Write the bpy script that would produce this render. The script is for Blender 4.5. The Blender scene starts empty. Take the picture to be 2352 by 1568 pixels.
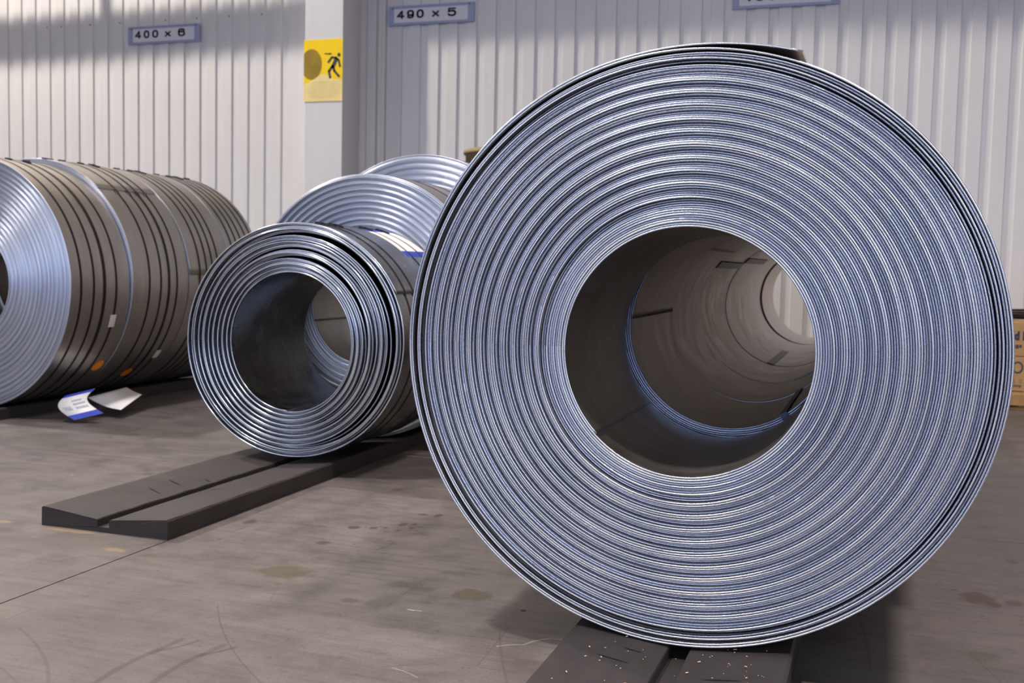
import bpy, bmesh, math, random
from mathutils import Vector, Matrix, Euler
PI = math.pi
C = bpy.context.scene.collection
S = bpy.context.scene
rnd = random.Random(7)

# ------------------------------------------------------------------ camera
F, YAW, PITCH, ROLL, H = 2460.5, 0.330114, 0.0725884, 0.0222674, 0.832
cy_, sy_, cp_, sp_ = math.cos(YAW), math.sin(YAW), math.cos(PITCH), math.sin(PITCH)
fw = Vector((-sy_*cp_, cy_*cp_, -sp_)); rt = Vector((cy_, sy_, 0)); up = rt.cross(fw)
rt, up = math.cos(ROLL)*rt + math.sin(ROLL)*up, -math.sin(ROLL)*rt + math.cos(ROLL)*up
cd = bpy.data.cameras.new('camera'); cam = bpy.data.objects.new('camera', cd); C.objects.link(cam)
M = Matrix((rt, up, -fw)).transposed().to_4x4(); M.translation = (0, 0, H); cam.matrix_world = M
cd.sensor_width = 36; cd.lens = F/2352*36; cd.clip_start = .05; cd.clip_end = 200
cd.dof.use_dof = True; cd.dof.focus_distance = 2.16; cd.dof.aperture_fstop = 7.1
S.camera = cam

# ------------------------------------------------------------------ world and lamps
W = bpy.data.worlds.new('world'); S.world = W; W.use_nodes = True
_t = W.node_tree; bg = _t.nodes['Background']; bg.inputs[1].default_value = 2.7
_c = _t.nodes.new('ShaderNodeTexCoord'); _s = _t.nodes.new('ShaderNodeSeparateXYZ'); _r = _t.nodes.new('ShaderNodeValToRGB')
_t.links.new(_c.outputs['Generated'], _s.inputs[0]); _t.links.new(_s.outputs[2], _r.inputs[0]); _t.links.new(_r.outputs[0], bg.inputs[0])
_e = _r.color_ramp.elements; _e[0].position = 0.0; _e[0].color = (.06, .075, .12, 1); _e[1].position = .24; _e[1].color = (.84, .90, 1.0, 1)
_m = _e.new(.04); _m.color = (.20, .27, .60, 1); _m = _e.new(.12); _m.color = (.42, .52, .90, 1)

def area(name, loc, target, sx, sy, power, col, spread=PI):
    l = bpy.data.lights.new(name, 'AREA'); l.shape = 'RECTANGLE'; l.size = sx; l.size_y = sy
    l.energy = power; l.color = col; l.spread = spread
    o = bpy.data.objects.new(name, l); C.objects.link(o); o.location = loc
    o.rotation_euler = (Vector(target)-Vector(loc)).to_track_quat('-Z', 'Y').to_euler(); return o
area('overhead_light', (-9.3, 4.9, 8.0), (-3, 8.1, 1.5), .3, .3, 880, (1, .91, .80))
area('overhead_light', (-.6, 5.0, 8.2), (2.2, 8.1, 1.6), .35, .35, 42, (1, .90, .82), 1.25)  # added light, aimed only to brighten the right part of the back wall
area('overhead_light', (-3.2, .3, 8.4), (-2.4, 1.6, 0), .5, .5, 165, (1, .90, .85), 1.7)
area('overhead_light', (-3.4, 3.6, 8.4), (-3.4, 3.0, 0), .8, .8, 50, (1, .92, .88), 1.4)
area('overhead_light', (2.6, 2.2, 8.4), (2.2, 2.2, 0), .8, .8, 190, (1, .86, .80), 1.5)
S.view_settings.view_transform = 'Standard'; S.view_settings.look = 'None'
S.view_settings.exposure = 0.0; S.view_settings.gamma = 1.0
S.view_settings.use_curve_mapping = False

# ------------------------------------------------------------------ helpers
def tag(o, label=None, cat=None, group=None, kind=None):
    if label: o['label'] = label
    if cat: o['category'] = cat
    if group: o['group'] = group
    if kind: o['kind'] = kind
    return o
def link(name, me, mats, parent=None, loc=None, smooth=False):
    o = bpy.data.objects.new(name, me); C.objects.link(o)
    for m in (mats if isinstance(mats, (list, tuple)) else [mats]):
        if len(me.materials) < (len(mats) if isinstance(mats, (list, tuple)) else 1): me.materials.append(m)
    if parent: o.parent = parent
    if loc: o.location = loc
    if smooth:
        me.polygons.foreach_set('use_smooth', [True]*len(me.polygons))
    return o
def pyd(name, v, f, mats, parent=None, loc=None, smooth=False):
    me = bpy.data.meshes.new(name); me.from_pydata([tuple(p) for p in v], [], f); me.update()
    return link(name, me, mats, parent, loc, smooth)
def empty(name, loc):
    o = bpy.data.objects.new(name, None); C.objects.link(o); o.location = loc; o.empty_display_size = .1; return o
def boxbm(bm, x0, x1, y0, y1, z0, z1, bev=0):
    vs = [bm.verts.new(p) for p in ((x0,y0,z0),(x1,y0,z0),(x1,y1,z0),(x0,y1,z0),(x0,y0,z1),(x1,y0,z1),(x1,y1,z1),(x0,y1,z1))]
    fs = [bm.faces.new([vs[i] for i in q]) for q in ((0,3,2,1),(4,5,6,7),(0,1,5,4),(1,2,6,5),(2,3,7,6),(3,0,4,7))]
    if bev:
        es = list({e for f in fs for e in f.edges})
        bmesh.ops.bevel(bm, geom=es, offset=bev, segments=2, affect='EDGES', profile=.6)
def box(name, x0, x1, y0, y1, z0, z1, mat, parent=None, bev=0, loc=None):
    bm = bmesh.new(); boxbm(bm, x0, x1, y0, y1, z0, z1, bev)
    me = bpy.data.meshes.new(name); bm.to_mesh(me); bm.free(); return link(name, me, mat, parent, loc)
def bmo(name, bm, mat, parent=None, loc=None, smooth=False):
    me = bpy.data.meshes.new(name); bmesh.ops.recalc_face_normals(bm, faces=bm.faces); bm.to_mesh(me); bm.free()
    return link(name, me, mat, parent, loc, smooth)

# ------------------------------------------------------------------ materials
class NT:
    def __init__(s, name):
        s.m = bpy.data.materials.new(name); s.m.use_nodes = True; s.t = s.m.node_tree
        s.b = s.t.nodes['Principled BSDF']
    def n(s, typ, **k):
        o = s.t.nodes.new(typ)
        for a, v in k.items():
            if a.startswith('i_'):
                key = a[2:]; o.inputs[int(key) if key.isdigit() else key].default_value = v
            else: setattr(o, a, v)
        return o
    def l(s, a, b): s.t.links.new(a, b)
    def coord(s, scale=(1,1,1), kind='Object'):
        c = s.n('ShaderNodeTexCoord'); mp = s.n('ShaderNodeMapping'); mp.inputs['Scale'].default_value = scale
        s.l(c.outputs[kind], mp.inputs[0]); return mp.outputs[0]
    def noise(s, vec, scale, detail=4, rough=.6):
        o = s.n('ShaderNodeTexNoise'); o.inputs['Scale'].default_value = scale
        o.inputs['Detail'].default_value = detail; o.inputs['Roughness'].default_value = rough
        s.l(vec, o.inputs['Vector']); return o.outputs['Fac']
    def ramp(s, fac, stops):
        r = s.n('ShaderNodeValToRGB'); e = r.color_ramp.elements
        while len(e) < len(stops): e.new(.5)
        for i, (p, c) in enumerate(stops):
            e[i].position = p; e[i].color = (*c, 1) if len(c) == 3 else c
        s.l(fac, r.inputs[0]); return r.outputs[0]
    def math(s, op, a, b=None, c=None, clamp=False):
        o = s.n('ShaderNodeMath', operation=op); o.use_clamp = clamp
        for i, v in enumerate((a, b, c)):
            if v is None: continue
            if isinstance(v, (int, float)): o.inputs[i].default_value = v
            else: s.l(v, o.inputs[i])
        return o.outputs[0]
    def mix(s, fac, a, b, mode='MIX'):
        o = s.n('ShaderNodeMixRGB', blend_type=mode)
        for i, v in enumerate((fac, a, b)):
            if isinstance(v, (int, float)): o.inputs[i].default_value = v
            elif isinstance(v, tuple): o.inputs[i].default_value = (*v, 1)
            else: s.l(v, o.inputs[i])
        return o.outputs[0]
    def bump(s, h, strength, dist=.001):
        b = s.n('ShaderNodeBump'); b.inputs['Strength'].default_value = strength; b.inputs['Distance'].default_value = dist
        s.l(h, b.inputs['Height']); s.l(b.outputs[0], s.b.inputs['Normal'])
def plain(name, col, rough=.5, metal=0, var=.06, scale=30, bump=0, spec=.5):
    t = NT(name); v = t.coord(); f = t.noise(v, scale)
    a = tuple(max(0, c*(1-var)) for c in col); b = tuple(min(1, c*(1+var)) for c in col)
    t.l(t.ramp(f, [(.3, a), (.7, b)]), t.b.inputs['Base Color'])
    t.b.inputs['Roughness'].default_value = rough; t.b.inputs['Metallic'].default_value = metal
    t.b.inputs['Specular IOR Level'].default_value = spec
    if bump: t.bump(t.noise(v, scale*6), bump, .001)
    return t.m

def polar(t):
    """object space to (radius, angle, depth): gives streaks that follow the winding"""
    c = t.n('ShaderNodeTexCoord'); sp = t.n('ShaderNodeSeparateXYZ'); t.l(c.outputs['Object'], sp.inputs[0])
    r = t.math('SQRT', t.math('ADD', t.math('MULTIPLY', sp.outputs[0], sp.outputs[0]), t.math('MULTIPLY', sp.outputs[2], sp.outputs[2])))
    a = t.math('ARCTAN2', sp.outputs[2], sp.outputs[0])
    return sp, r, a
def steel_body(name, ca, cb, rough, tint=None):
    t = NT(name); sp, r, a = polar(t)
    cb_ = t.n('ShaderNodeCombineXYZ'); t.l(t.math('MULTIPLY', a, 1.2), cb_.inputs[0]); t.l(t.math('MULTIPLY', sp.outputs[1], 14), cb_.inputs[1]); t.l(r, cb_.inputs[2])
    n1 = t.noise(cb_.outputs[0], 1.6, 6, .6)
    v = t.coord(); n2 = t.noise(v, 9, 5, .65)
    f = t.math('ADD', t.math('MULTIPLY', n1, .55), t.math('MULTIPLY', n2, .45))
    t.l(t.ramp(f, [(.35, ca), (.65, cb)]), t.b.inputs['Base Color'])
    t.b.inputs['Metallic'].default_value = 1
    rr = t.n('ShaderNodeMapRange', i_3=rough-.05, i_4=rough+.08); t.l(n2, rr.inputs[0]); rr.inputs[1].default_value = .3; rr.inputs[2].default_value = .7
    t.l(rr.outputs[0], t.b.inputs['Roughness'])
    t.bump(t.noise(v, 12, 2), .03, .002)
    return t.m
def steel_edge(name, ca, cb, rough, speck=.5, freq=700):
    """sheared strip edge: burnished metal with rough torn specks along the winding"""
    t = NT(name); sp, r, a = polar(t)
    ar = t.math('MULTIPLY', a, .45)
    def pv(sa, sr):
        cc = t.n('ShaderNodeCombineXYZ'); t.l(t.math('MULTIPLY', ar, sa), cc.inputs[0]); t.l(t.math('MULTIPLY', r, sr), cc.inputs[1]); t.l(t.math('MULTIPLY', sp.outputs[1], 200), cc.inputs[2]); return cc.outputs[0]
    sp1 = t.noise(pv(freq*.5, freq), 1, 3, .7)
    layer = t.noise(pv(3, 210), 1, 2, .5)
    c1 = t.ramp(layer, [(.38, ca), (.62, cb)])
    dk = t.ramp(sp1, [(.36, (.35, .37, .42)), (.50, (1, 1, 1)), (.68, (1.0, 1.0, 1.0))])
    t.l(t.mix(speck, c1, dk, 'MULTIPLY'), t.b.inputs['Base Color'])
    t.b.inputs['Metallic'].default_value = .92
    rr = t.n('ShaderNodeMapRange', i_3=rough+.18*speck+.01, i_4=rough-.06*speck); t.l(sp1, rr.inputs[0]); rr.inputs[1].default_value = .35; rr.inputs[2].default_value = .65
    t.l(rr.outputs[0], t.b.inputs['Roughness'])
    t.bump(sp1, .5*speck, .0006)
    return t.m
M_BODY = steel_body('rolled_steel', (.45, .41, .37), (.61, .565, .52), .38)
M_BODY2 = steel_body('rolled_steel_lit', (.58, .525, .475), (.73, .67, .615), .40)  # same steel as M_BODY; light inside the bores put into a paler colour
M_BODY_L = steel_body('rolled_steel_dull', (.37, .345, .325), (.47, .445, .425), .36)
M_BODY_A = steel_body('galvanised_steel', (.19, .195, .205), (.30, .305, .31), .24)
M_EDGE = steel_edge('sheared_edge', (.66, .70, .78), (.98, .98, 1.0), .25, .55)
M_SPECK = steel_edge('speckled_edge', (.38, .42, .53), (.68, .72, .85), .32, .85, 620)  # darker, bluer and more speckled than M_EDGE
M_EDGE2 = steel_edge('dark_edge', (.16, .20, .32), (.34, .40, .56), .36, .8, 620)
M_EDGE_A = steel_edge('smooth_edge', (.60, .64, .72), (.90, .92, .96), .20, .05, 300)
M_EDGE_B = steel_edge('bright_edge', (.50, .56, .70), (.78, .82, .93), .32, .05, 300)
M_STRAP = plain('strap_steel', (.020, .016, .018), .45, .6, .3, 40)
M_CLIP = plain('clip_steel', (.05, .05, .055), .4, .8, .3, 60)
M_EYE = plain('blue_strap', (.035, .04, .10), .4, .5, .3, 40)
M_WHITE = plain('label_paper', (.80, .78, .78), .55, 0, .03, 20)
M_BLUE = plain('label_blue', (.02, .045, .42), .5, 0, .1, 20)
M_INK = plain('ink', (.015, .015, .02), .5, 0, .1, 20)
M_FAINT = plain('faint_print', (.42, .43, .48), .6, 0, .3, 90)
M_ORANGE = plain('orange_sticker', (1.0, .29, .01), .6, 0, .04, 20)

def rubber():
    t = NT('rubber'); v = t.coord(); w = t.coord((1, .25, 1))
    n = t.noise(v, 5, 6, .65); n2 = t.noise(v, 260, 3, .7); n3 = t.noise(w, 24, 4, .6)
    c = t.ramp(n, [(.25, (.017, .0135, .015)), (.6, (.029, .0235, .0235)), (.85, (.045, .037, .034))])
    c = t.mix(.35, c, t.ramp(n3, [(.3, (.55, .55, .55)), (.7, (1.25, 1.2, 1.15))]), 'MULTIPLY')
    c = t.mix(t.math('GREATER_THAN', n2, .70), c, (.14, .125, .12))
    t.l(c, t.b.inputs['Base Color']); t.b.inputs['Roughness'].default_value = .62
    t.bump(n2, .35, .0012); return t.m
M_RUB = rubber()

def concrete():
    t = NT('concrete'); v = t.coord(); 
    sp = t.n('ShaderNodeSeparateXYZ'); t.l(v, sp.inputs[0]); X, Y = sp.outputs[0], sp.outputs[1]
    big = t.noise(v, 1.1, 5, .6); mid = t.noise(v, 7, 6, .65); fine = t.noise(v, 160, 3, .7)
    wv = t.n('ShaderNodeMapping'); t.l(v, wv.inputs[0]); wv.inputs['Rotation'].default_value = (0, 0, .5); wv.inputs['Scale'].default_value = (3, 26, 1)
    streak = t.noise(wv.outputs[0], 1.5, 6, .7)
    c = t.ramp(big, [(.3, (.096, .084, .080)), (.55, (.124, .110, .105)), (.75, (.155, .139, .133))])
    c = t.mix(.95, c, t.ramp(mid, [(.25, (.66, .66, .67)), (.55, (1, 1, 1)), (.8, (1.15, 1.13, 1.1))]), 'MULTIPLY')
    c = t.mix(.7, c, t.ramp(streak, [(.3, (.66, .66, .67)), (.5, (1, 1, 1)), (.7, (1.14, 1.12, 1.10))]), 'MULTIPLY')
    c = t.mix(.6, c, t.ramp(fine, [(.3, (.75, .75, .75)), (.7, (1.2, 1.2, 1.2))]), 'MULTIPLY')
    sm_ = t.noise(v, 38, 5, .75); c = t.mix(.8, c, t.ramp(sm_, [(.30, (.62, .62, .64)), (.44, (1, 1, 1)), (.62, (1, 1, 1)), (.75, (1.22, 1.2, 1.18))]), 'MULTIPLY')
    wob = t.math('MULTIPLY', t.math('SUBTRACT', t.noise(v, 16, 5, .7), .5), 1.9)
    def stain(c, x, y, rx, ry, rot, col, k=.5, soft=.35):
        dx, dy = t.math('SUBTRACT', X, x), t.math('SUBTRACT', Y, y)
        ca, sa = math.cos(rot), math.sin(rot)
        u = t.math('DIVIDE', t.math('ADD', t.math('MULTIPLY', dx, ca), t.math('MULTIPLY', dy, sa)), rx)
        w = t.math('DIVIDE', t.math('SUBTRACT', t.math('MULTIPLY', dy, ca), t.math('MULTIPLY', dx, sa)), ry)
        d = t.math('ADD', t.math('SQRT', t.math('ADD', t.math('MULTIPLY', u, u), t.math('MULTIPLY', w, w))), wob)
        mr = t.n('ShaderNodeMapRange', interpolation_type='SMOOTHSTEP'); t.l(d, mr.inputs[0])
        mr.inputs[1].default_value = 1-soft; mr.inputs[2].default_value = 1+soft; mr.inputs[3].default_value = k; mr.inputs[4].default_value = 0
        return t.mix(mr.outputs[0], c, col, 'MIX')
    for s in STAINS: c = stain(c, *s[:5], s[5], *s[6:])
    vo = t.n('ShaderNodeTexVoronoi'); vo.inputs['Scale'].default_value = 24; t.l(v, vo.inputs['Vector'])
    wn = t.noise(v, 3.1, 2, .5)
    for (ex, ey, er, th) in (tuple(floor_at(945, 1203))+(.42, .34), tuple(floor_at(2265, 1378))+(.26, .30), tuple(floor_at(640, 1215))+(.6, .15), tuple(floor_at(600, 1450))+(.7, .11), tuple(floor_at(1750, 1560))+(.6, .10)):
        dd = t.math('SQRT', t.math('ADD', t.math('POWER', t.math('SUBTRACT', X, ex), 2.0), t.math('POWER', t.math('SUBTRACT', Y, ey), 2.0)))
        fall = t.math('SUBTRACT', 1.0, t.math('DIVIDE', dd, er), clamp=True)
        rad = t.math('MULTIPLY', t.math('MULTIPLY', t.math('POWER', fall, .6), th*1.6), wn)
        c = t.mix(t.math('MULTIPLY', t.math('LESS_THAN', vo.outputs['Distance'], rad), .55), c, DK)
    def stroke(c, p0, p1, sag, wd, k, col=(.045, .037, .035)):
        (x0, y0), (x1, y1) = p0, p1; L = math.hypot(x1-x0, y1-y0); ca, sa = (x1-x0)/L, (y1-y0)/L
        dx, dy = t.math('SUBTRACT', X, x0), t.math('SUBTRACT', Y, y0)
        u = t.math('DIVIDE', t.math('ADD', t.math('MULTIPLY', dx, ca), t.math('MULTIPLY', dy, sa)), L)
        w = t.math('SUBTRACT', t.math('MULTIPLY', dy, ca), t.math('MULTIPLY', dx, sa))
        bow = t.math('MULTIPLY', t.math('MULTIPLY', u, t.math('SUBTRACT', 1.0, u)), 4*sag)
        d = t.math('ABSOLUTE', t.math('SUBTRACT', w, bow))
        wr = t.math('MULTIPLY', t.math('ADD', .6, t.math('MULTIPLY', mid, .9)), wd)
        mr = t.n('ShaderNodeMapRange', interpolation_type='SMOOTHSTEP'); t.l(t.math('DIVIDE', d, wr), mr.inputs[0])
        mr.inputs[1].default_value = .5; mr.inputs[2].default_value = 1.3; mr.inputs[3].default_value = k; mr.inputs[4].default_value = 0
        inr = t.math('MULTIPLY', t.math('GREATER_THAN', u, 0), t.math('LESS_THAN', u, 1))
        return t.mix(t.math('MULTIPLY', mr.outputs[0], inr), c, col)
    for s in STROKES: c = stroke(c, *s)
    t.l(c, t.b.inputs['Base Color'])
    rr = t.n('ShaderNodeMapRange', i_3=.42, i_4=.62); t.l(mid, rr.inputs[0]); rr.inputs[1].default_value = .3; rr.inputs[2].default_value = .7
    t.l(rr.outputs[0], t.b.inputs['Roughness']); t.b.inputs['Specular IOR Level'].default_value = .35
    t.bump(fine, .12, .001); return t.m
DK = (.075, .060, .053)
OL, GR, YE, RB, LT = (.075, .064, .044), (.078, .072, .064), (.24, .18, .10), (.060, .040, .036), (.20, .19, .185)
def floor_at(x, y):
    d = Vector(((x-1176)/F, -(y-784)/F, 1)); w = rt*d.x + up*d.y + fw*d.z; t = -H/w.z; return Vector((w.x*t, w.y*t))
# oil, rust and dust on the concrete: centre and half sizes were read off the photograph, kept here as floor ellipses
STAINS = []
for x, y, hw, hh, col_, k, soft in (
 (655, 1313, 80, 15, OL, .65, .25), (1083, 1366, 50, 14, OL, .7, .22), (880, 1382, 34, 20, GR, .6, .35), (805, 1378, 22, 6, OL, .5, .35), (920, 1342, 28, 7, OL, .5, .35),
 (985, 1353, 18, 6, OL, .4, .4), (190, 1243, 150, 17, GR, .45, .5), (170, 1216, 75, 7, YE, .5, .5), (262, 1262, 38, 5, YE, .45, .5), (40, 1236, 60, 9, GR, .5, .4),
 (8, 1198, 22, 4, YE, .5, .4), (352, 1274, 24, 5, OL, .4, .4), (814, 1211, 15, 4, RB, .75, .2), (859, 1212, 11, 3, RB, .7, .2), (885, 1212, 7, 2.5, RB, .65, .3), (926, 1204, 10, 4, RB, .75, .2),
 (953, 1204, 7, 3, RB, .6, .3), (915, 1218, 5, 3, RB, .7, .3), (945, 1213, 8, 3, RB, .6, .3), (743, 1246, 17, 5, RB, .6, .3), (503, 1238, 5, 2.5, RB, .7, .3), (560, 1241, 5, 2, RB, .6, .3),
 (915, 1125, 11, 4, RB, .5, .4), (972, 1181, 13, 2.5, RB, .65, .3), (1006, 1184, 9, 4, RB, .6, .3), (573, 1198, 12, 6, RB, .65, .25), (600, 1214, 20, 8, GR, .45, .4), (655, 1245, 60, 6, GR, .3, .6),
 (2240, 1372, 42, 12, RB, .65, .3), (2282, 1388, 18, 6, RB, .75, .25), (2330, 1386, 20, 6, RB, .5, .4), (2190, 1355, 10, 3, RB, .5, .4), (1925, 1465, 28, 11, OL, .6, .3), (2255, 1510, 40, 12, OL, .4, .4),
 (2265, 1210, 20, 4, RB, .35, .5), (2325, 1290, 14, 4, RB, .55, .3), (1202, 1402, 7, 3, (.01, .01, .01), .85, .2), (90, 1012, 90, 9, GR, .35, .6), (336, 1080, 12, 3.5, RB, .4, .4), (341, 1088, 14, 3.5, RB, .4, .4),
 (100, 1480, 45, 10, GR, .3, .6), (280, 1540, 50, 16, GR, .35, .6), (1290, 1492, 48, 26, LT, .35, .6), (1395, 1500, 40, 30, LT, .2, .6), (2080, 1560, 160, 14, LT, .12, .6), (163, 1091, 4, 2, YE, .9, .2)):
    c_ = floor_at(x, y); STAINS.append((c_.x, c_.y, abs(floor_at(x+hw, y).x-floor_at(x-hw, y).x)/2, abs(floor_at(x, y-hh).y-floor_at(x, y+hh).y)/2, 0, col_, min(.95, k*1.25), soft))
STROKES = []
def stroke_px(a, b, sag, wd, k, col=None):
    def g(x, y):
        d = Vector(((x-1176)/F, -(y-784)/F, 1)); w = rt*d.x + up*d.y + fw*d.z; t = -H/w.z; return (w.x*t, w.y*t)
    STROKES.append((g(*a), g(*b), sag, wd, k) + ((col,) if col else ()))
# forklift tyre scuffs and drag scratches, as floor coordinates
stroke_px((210, 1574), (372, 1488), .010, .0085, .5); stroke_px((345, 1502), (422, 1465), 0, .0080, .45); stroke_px((360, 1495), (458, 1470), -.006, .0045, .5)
stroke_px((342, 1576), (470, 1500), .010, .0085, .5); stroke_px((455, 1508), (520, 1478), 0, .0080, .4); stroke_px((462, 1503), (543, 1485), -.005, .0055, .5)
stroke_px((1140, 1484), (1205, 1480), .004, .0022, .5, col=(.36, .34, .34)); stroke_px((1205, 1480), (1262, 1466), .006, .0028, .55, col=(.36, .34, .34)); stroke_px((1262, 1466), (1330, 1478), .006, .0022, .4, col=(.36, .34, .34))
stroke_px((900, 1533), (960, 1556), .004, .0018, .4, col=(.34, .32, .32)); stroke_px((936, 1399), (968, 1404), 0, .004, .6, col=(.42, .42, .38)); stroke_px((952, 1402), (968, 1405), 0, .003, .6, col=(.03, .03, .03))
stroke_px((1095, 1530), (1170, 1440), 0, .0018, .3); stroke_px((1165, 1568), (1148, 1448), .004, .003, .3); stroke_px((880, 1530), (1000, 1524), 0, .0018, .35)
stroke_px((40, 1440), (110, 1575), .02, .004, .35); stroke_px((600, 1420), (640, 1340), 0, .0015, .25)
stroke_px((500, 1390), (600, 1568), -.02, .0022, .4); stroke_px((0, 1318), (208, 1274), .006, .003, .35)
stroke_px((0, 1428), (78, 1397), 0, .0025, .35); stroke_px((862, 1262), (905, 1244), -.01, .0035, .6)
stroke_px((1970, 1405), (1999, 1541), .004, .004, .35); stroke_px((2208, 1480), (2300, 1568), .0, .002, .3)
stroke_px((520, 1222), (566, 1208), -.01, .004, .4); stroke_px((0, 1530), (40, 1568), 0, .003, .3)
stroke_px((802, 1159), (896, 1115), 0, .002, .3); stroke_px((880, 1400), (990, 1318), 0, .002, .3)
M_CONC = concrete()
M_JOINT = plain('joint_filler', (.055, .045, .040), .8, 0, .2, 40)

def painted(name, col, rough=.42):
    t = NT(name); v = t.coord(); w = t.coord((4, 4, .35)); n = t.noise(w, 6, 4, .6); n2 = t.noise(v, 1.2, 3)
    a = tuple(c*.95 for c in col); b = tuple(min(1, c*1.03) for c in col)
    c = t.ramp(t.math('ADD', t.math('MULTIPLY', n, .5), t.math('MULTIPLY', n2, .5)), [(.35, a), (.65, b)])
    t.l(c, t.b.inputs['Base Color']); t.b.inputs['Roughness'].default_value = rough; return t.m
M_WALL = painted('painted_cladding', (.67, .655, .65))
M_COL = painted('painted_column', (.67, .66, .67))
M_TRIM = painted('painted_flashing', (.60, .575, .555))
M_CEIL = painted('ceiling_sheet', (.42, .42, .42), .7)
M_CRANE = painted('crane_yellow', (.62, .42, .02))
M_SIGNF = plain('sign_frame', (.30, .33, .50), .4, 0, .05, 10)
M_SIGNW = plain('sign_face', (.66, .66, .72), .45, 0, .02, 10)
M_YEL = plain('sign_yellow', (.96, .66, .0), .35, 0, .03, 12)
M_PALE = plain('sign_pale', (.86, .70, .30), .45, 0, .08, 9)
M_OLIVE = plain('sign_disc', (.42, .27, .01), .4, 0, .12, 20)
M_OLIVE2 = plain('sign_disc_ring', (.13, .08, .01), .5, 0, .1, 20)
M_NAVY = plain('sign_navy', (.02, .025, .06), .5, 0, .1, 20)
M_GREYP = plain('box_print_grey', (.20, .17, .16), .6)
M_LINE = plain('sign_text_line', (.66, .50, .20), .6, 0, .1, 60)
M_CARD = plain('cardboard', (.42, .25, .105), .8, 0, .12, 14)
M_DRUM = plain('drum_board', (.27, .20, .10), .7, 0, .12, 14)
M_WOOD = plain('pallet_wood', (.34, .19, .07), .75, 0, .3, 9, .3)
M_CHIP = plain('wood_chip', (.72, .52, .32), .7, 0, .2, 50)
M_BLACK = plain('black_plastic', (.012, .011, .012), .5, 0, .3, 20)
M_LAMP = plain('lamp_housing', (.3, .3, .32), .4, .7, .1, 10)

# ------------------------------------------------------------------ the hall
# floor: four slabs with open joints along X = -1.944 and Y = 3.62
fl = empty('floor', (0, 0, 0)); tag(fl, kind='structure')
JX, JY, G = -1.944, 3.62, .0022
for x0, x1 in ((-12, JX-G), (JX+G, 4.2), (4.2+2*G, 12)):
    for y0, y1 in ((-12, JY-G), (JY+G, 8.6)):
        box('floor_slab', x0, x1, y0, y1, -.15, 0, M_CONC, fl, .0012)
box('joint_filler', -12, 12, -12, 8.6, -.16, -.006, M_JOINT, fl)
# back wall: trapezoidal cladding sheets, rib pitch 162.5 mm
YW, PIT, X0 = 8.1, .1625, -7.836
wl = empty('wall_back', (0, YW, 0)); tag(wl, kind='structure')
def ribs(x_from, n):
    prof = []; dep, sl = .0125, .005
    for i in range(n):
        x = x_from + i*PIT
        prof += [(x, 0), (x+sl, dep), (x+.066, dep), (x+.066+sl, 0)]
    prof.append((x_from+n*PIT, 0)); return prof
def sheet(x_from, n, z0=-.02, z1=9):
    p = ribs(x_from, n); v, f = [], []
    for z in (z0, z1): v += [(x, YW+y, z) for x, y in p]
    for z in (z0, z1): v += [(x, YW+y+.0012+.02, z) for x, y in p]
    k = len(p)
    for i in range(k-1):
        f.append((i, i+1, k+i+1, k+i)); f.append((2*k+i+1, 2*k+i, 3*k+i, 3*k+i+1))
    o = pyd('cladding_sheet', v, f, M_WALL, wl, (0, -YW, 0)); return o
# recess edges measured from the photograph: left part starts at -7.836, right part at -3.783
x = X0 - 6*PIT*4
while x < -4.75:
    n = min(6, int(round((-4.75-x)/PIT)))
    if n <= 0: break
    sheet(x, n); x += n*PIT
x = -3.783
for _ in range(16): sheet(x, 6); x += 6*PIT
# screw heads along the left sheets
bm = bmesh.new(); bmesh.ops.create_cone(bm, cap_ends=True, segments=8, radius1=.006, radius2=.004, depth=.005, matrix=Matrix.Rotation(PI/2, 4, 'X'))
sm = bpy.data.meshes.new('screw'); bm.to_mesh(sm); bm.free()
for i, (sx, sz) in enumerate(((0,0),(1,0),(3,0),(5,0),(8,0),(10,0),(12,0),(14,0))):
    link('screw', sm, M_CLIP, wl, (X0+3*PIT-.045+sx*PIT+.02, -.003, 2.905))
# column with its flashing
cl = empty('trim_1', (-4.315, 7.77, 0)); tag(cl, kind='structure')
bm = bmesh.new(); boxbm(bm, -.171, .171, 0, .36, 0, 9, .004); bmo('column_casing', bm, M_COL, cl)
box('column_foot', -.185, .185, -.012, .33, 0, .12, M_TRIM, cl, .003)
fp = [(-4.144, 8.07), (-4.09, 8.07), (-4.085, 8.085), (-4.02, 8.085), (-4.012, 8.06), (-3.995, 8.06), (-3.99, 8.09), (-3.955, 8.09), (-3.945, 8.075), (-3.92, 8.075), (-3.915, 8.10), (-3.783, 8.10)]
v = [(x, y, z) for z in (0, 9) for x, y in fp] + [(x, y+.03, z) for z in (0, 9) for x, y in fp]; k = len(fp)
f = [(i, i+1, k+i+1, k+i) for i in range(k-1)] + [(2*k+i+1, 2*k+i, 3*k+i, 3*k+i+1) for i in range(k-1)]
fo = pyd('flashing', v, f, M_TRIM, cl); fo.location = (4.315, -7.77, 0)
v = [(x, y, z) for z in (0, 9) for x, y in ((-4.748, 8.1), (-4.48, 8.1), (-4.48, 8.12), (-4.748, 8.12))]
pyd('flashing', v, [(0,1,5,4),(1,2,6,5),(2,3,7,6),(3,0,4,7)], M_WALL, cl).location = (4.315, -7.77, 0)
# side walls, ceiling; the hall is open behind the camera
box('wall_left', -12.2, -12, -12, 8.3, 0, 9, M_WALL); tag(bpy.data.objects['wall_left'], kind='structure')
box('wall_right', 12, 12.2, -12, 8.3, 0, 9, M_WALL); tag(bpy.data.objects['wall_right'], kind='structure')
box('ceiling', -12.2, 12.2, -12, 8.4, 9, 9.2, M_CEIL); tag(bpy.data.objects['ceiling'], kind='structure')
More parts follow.
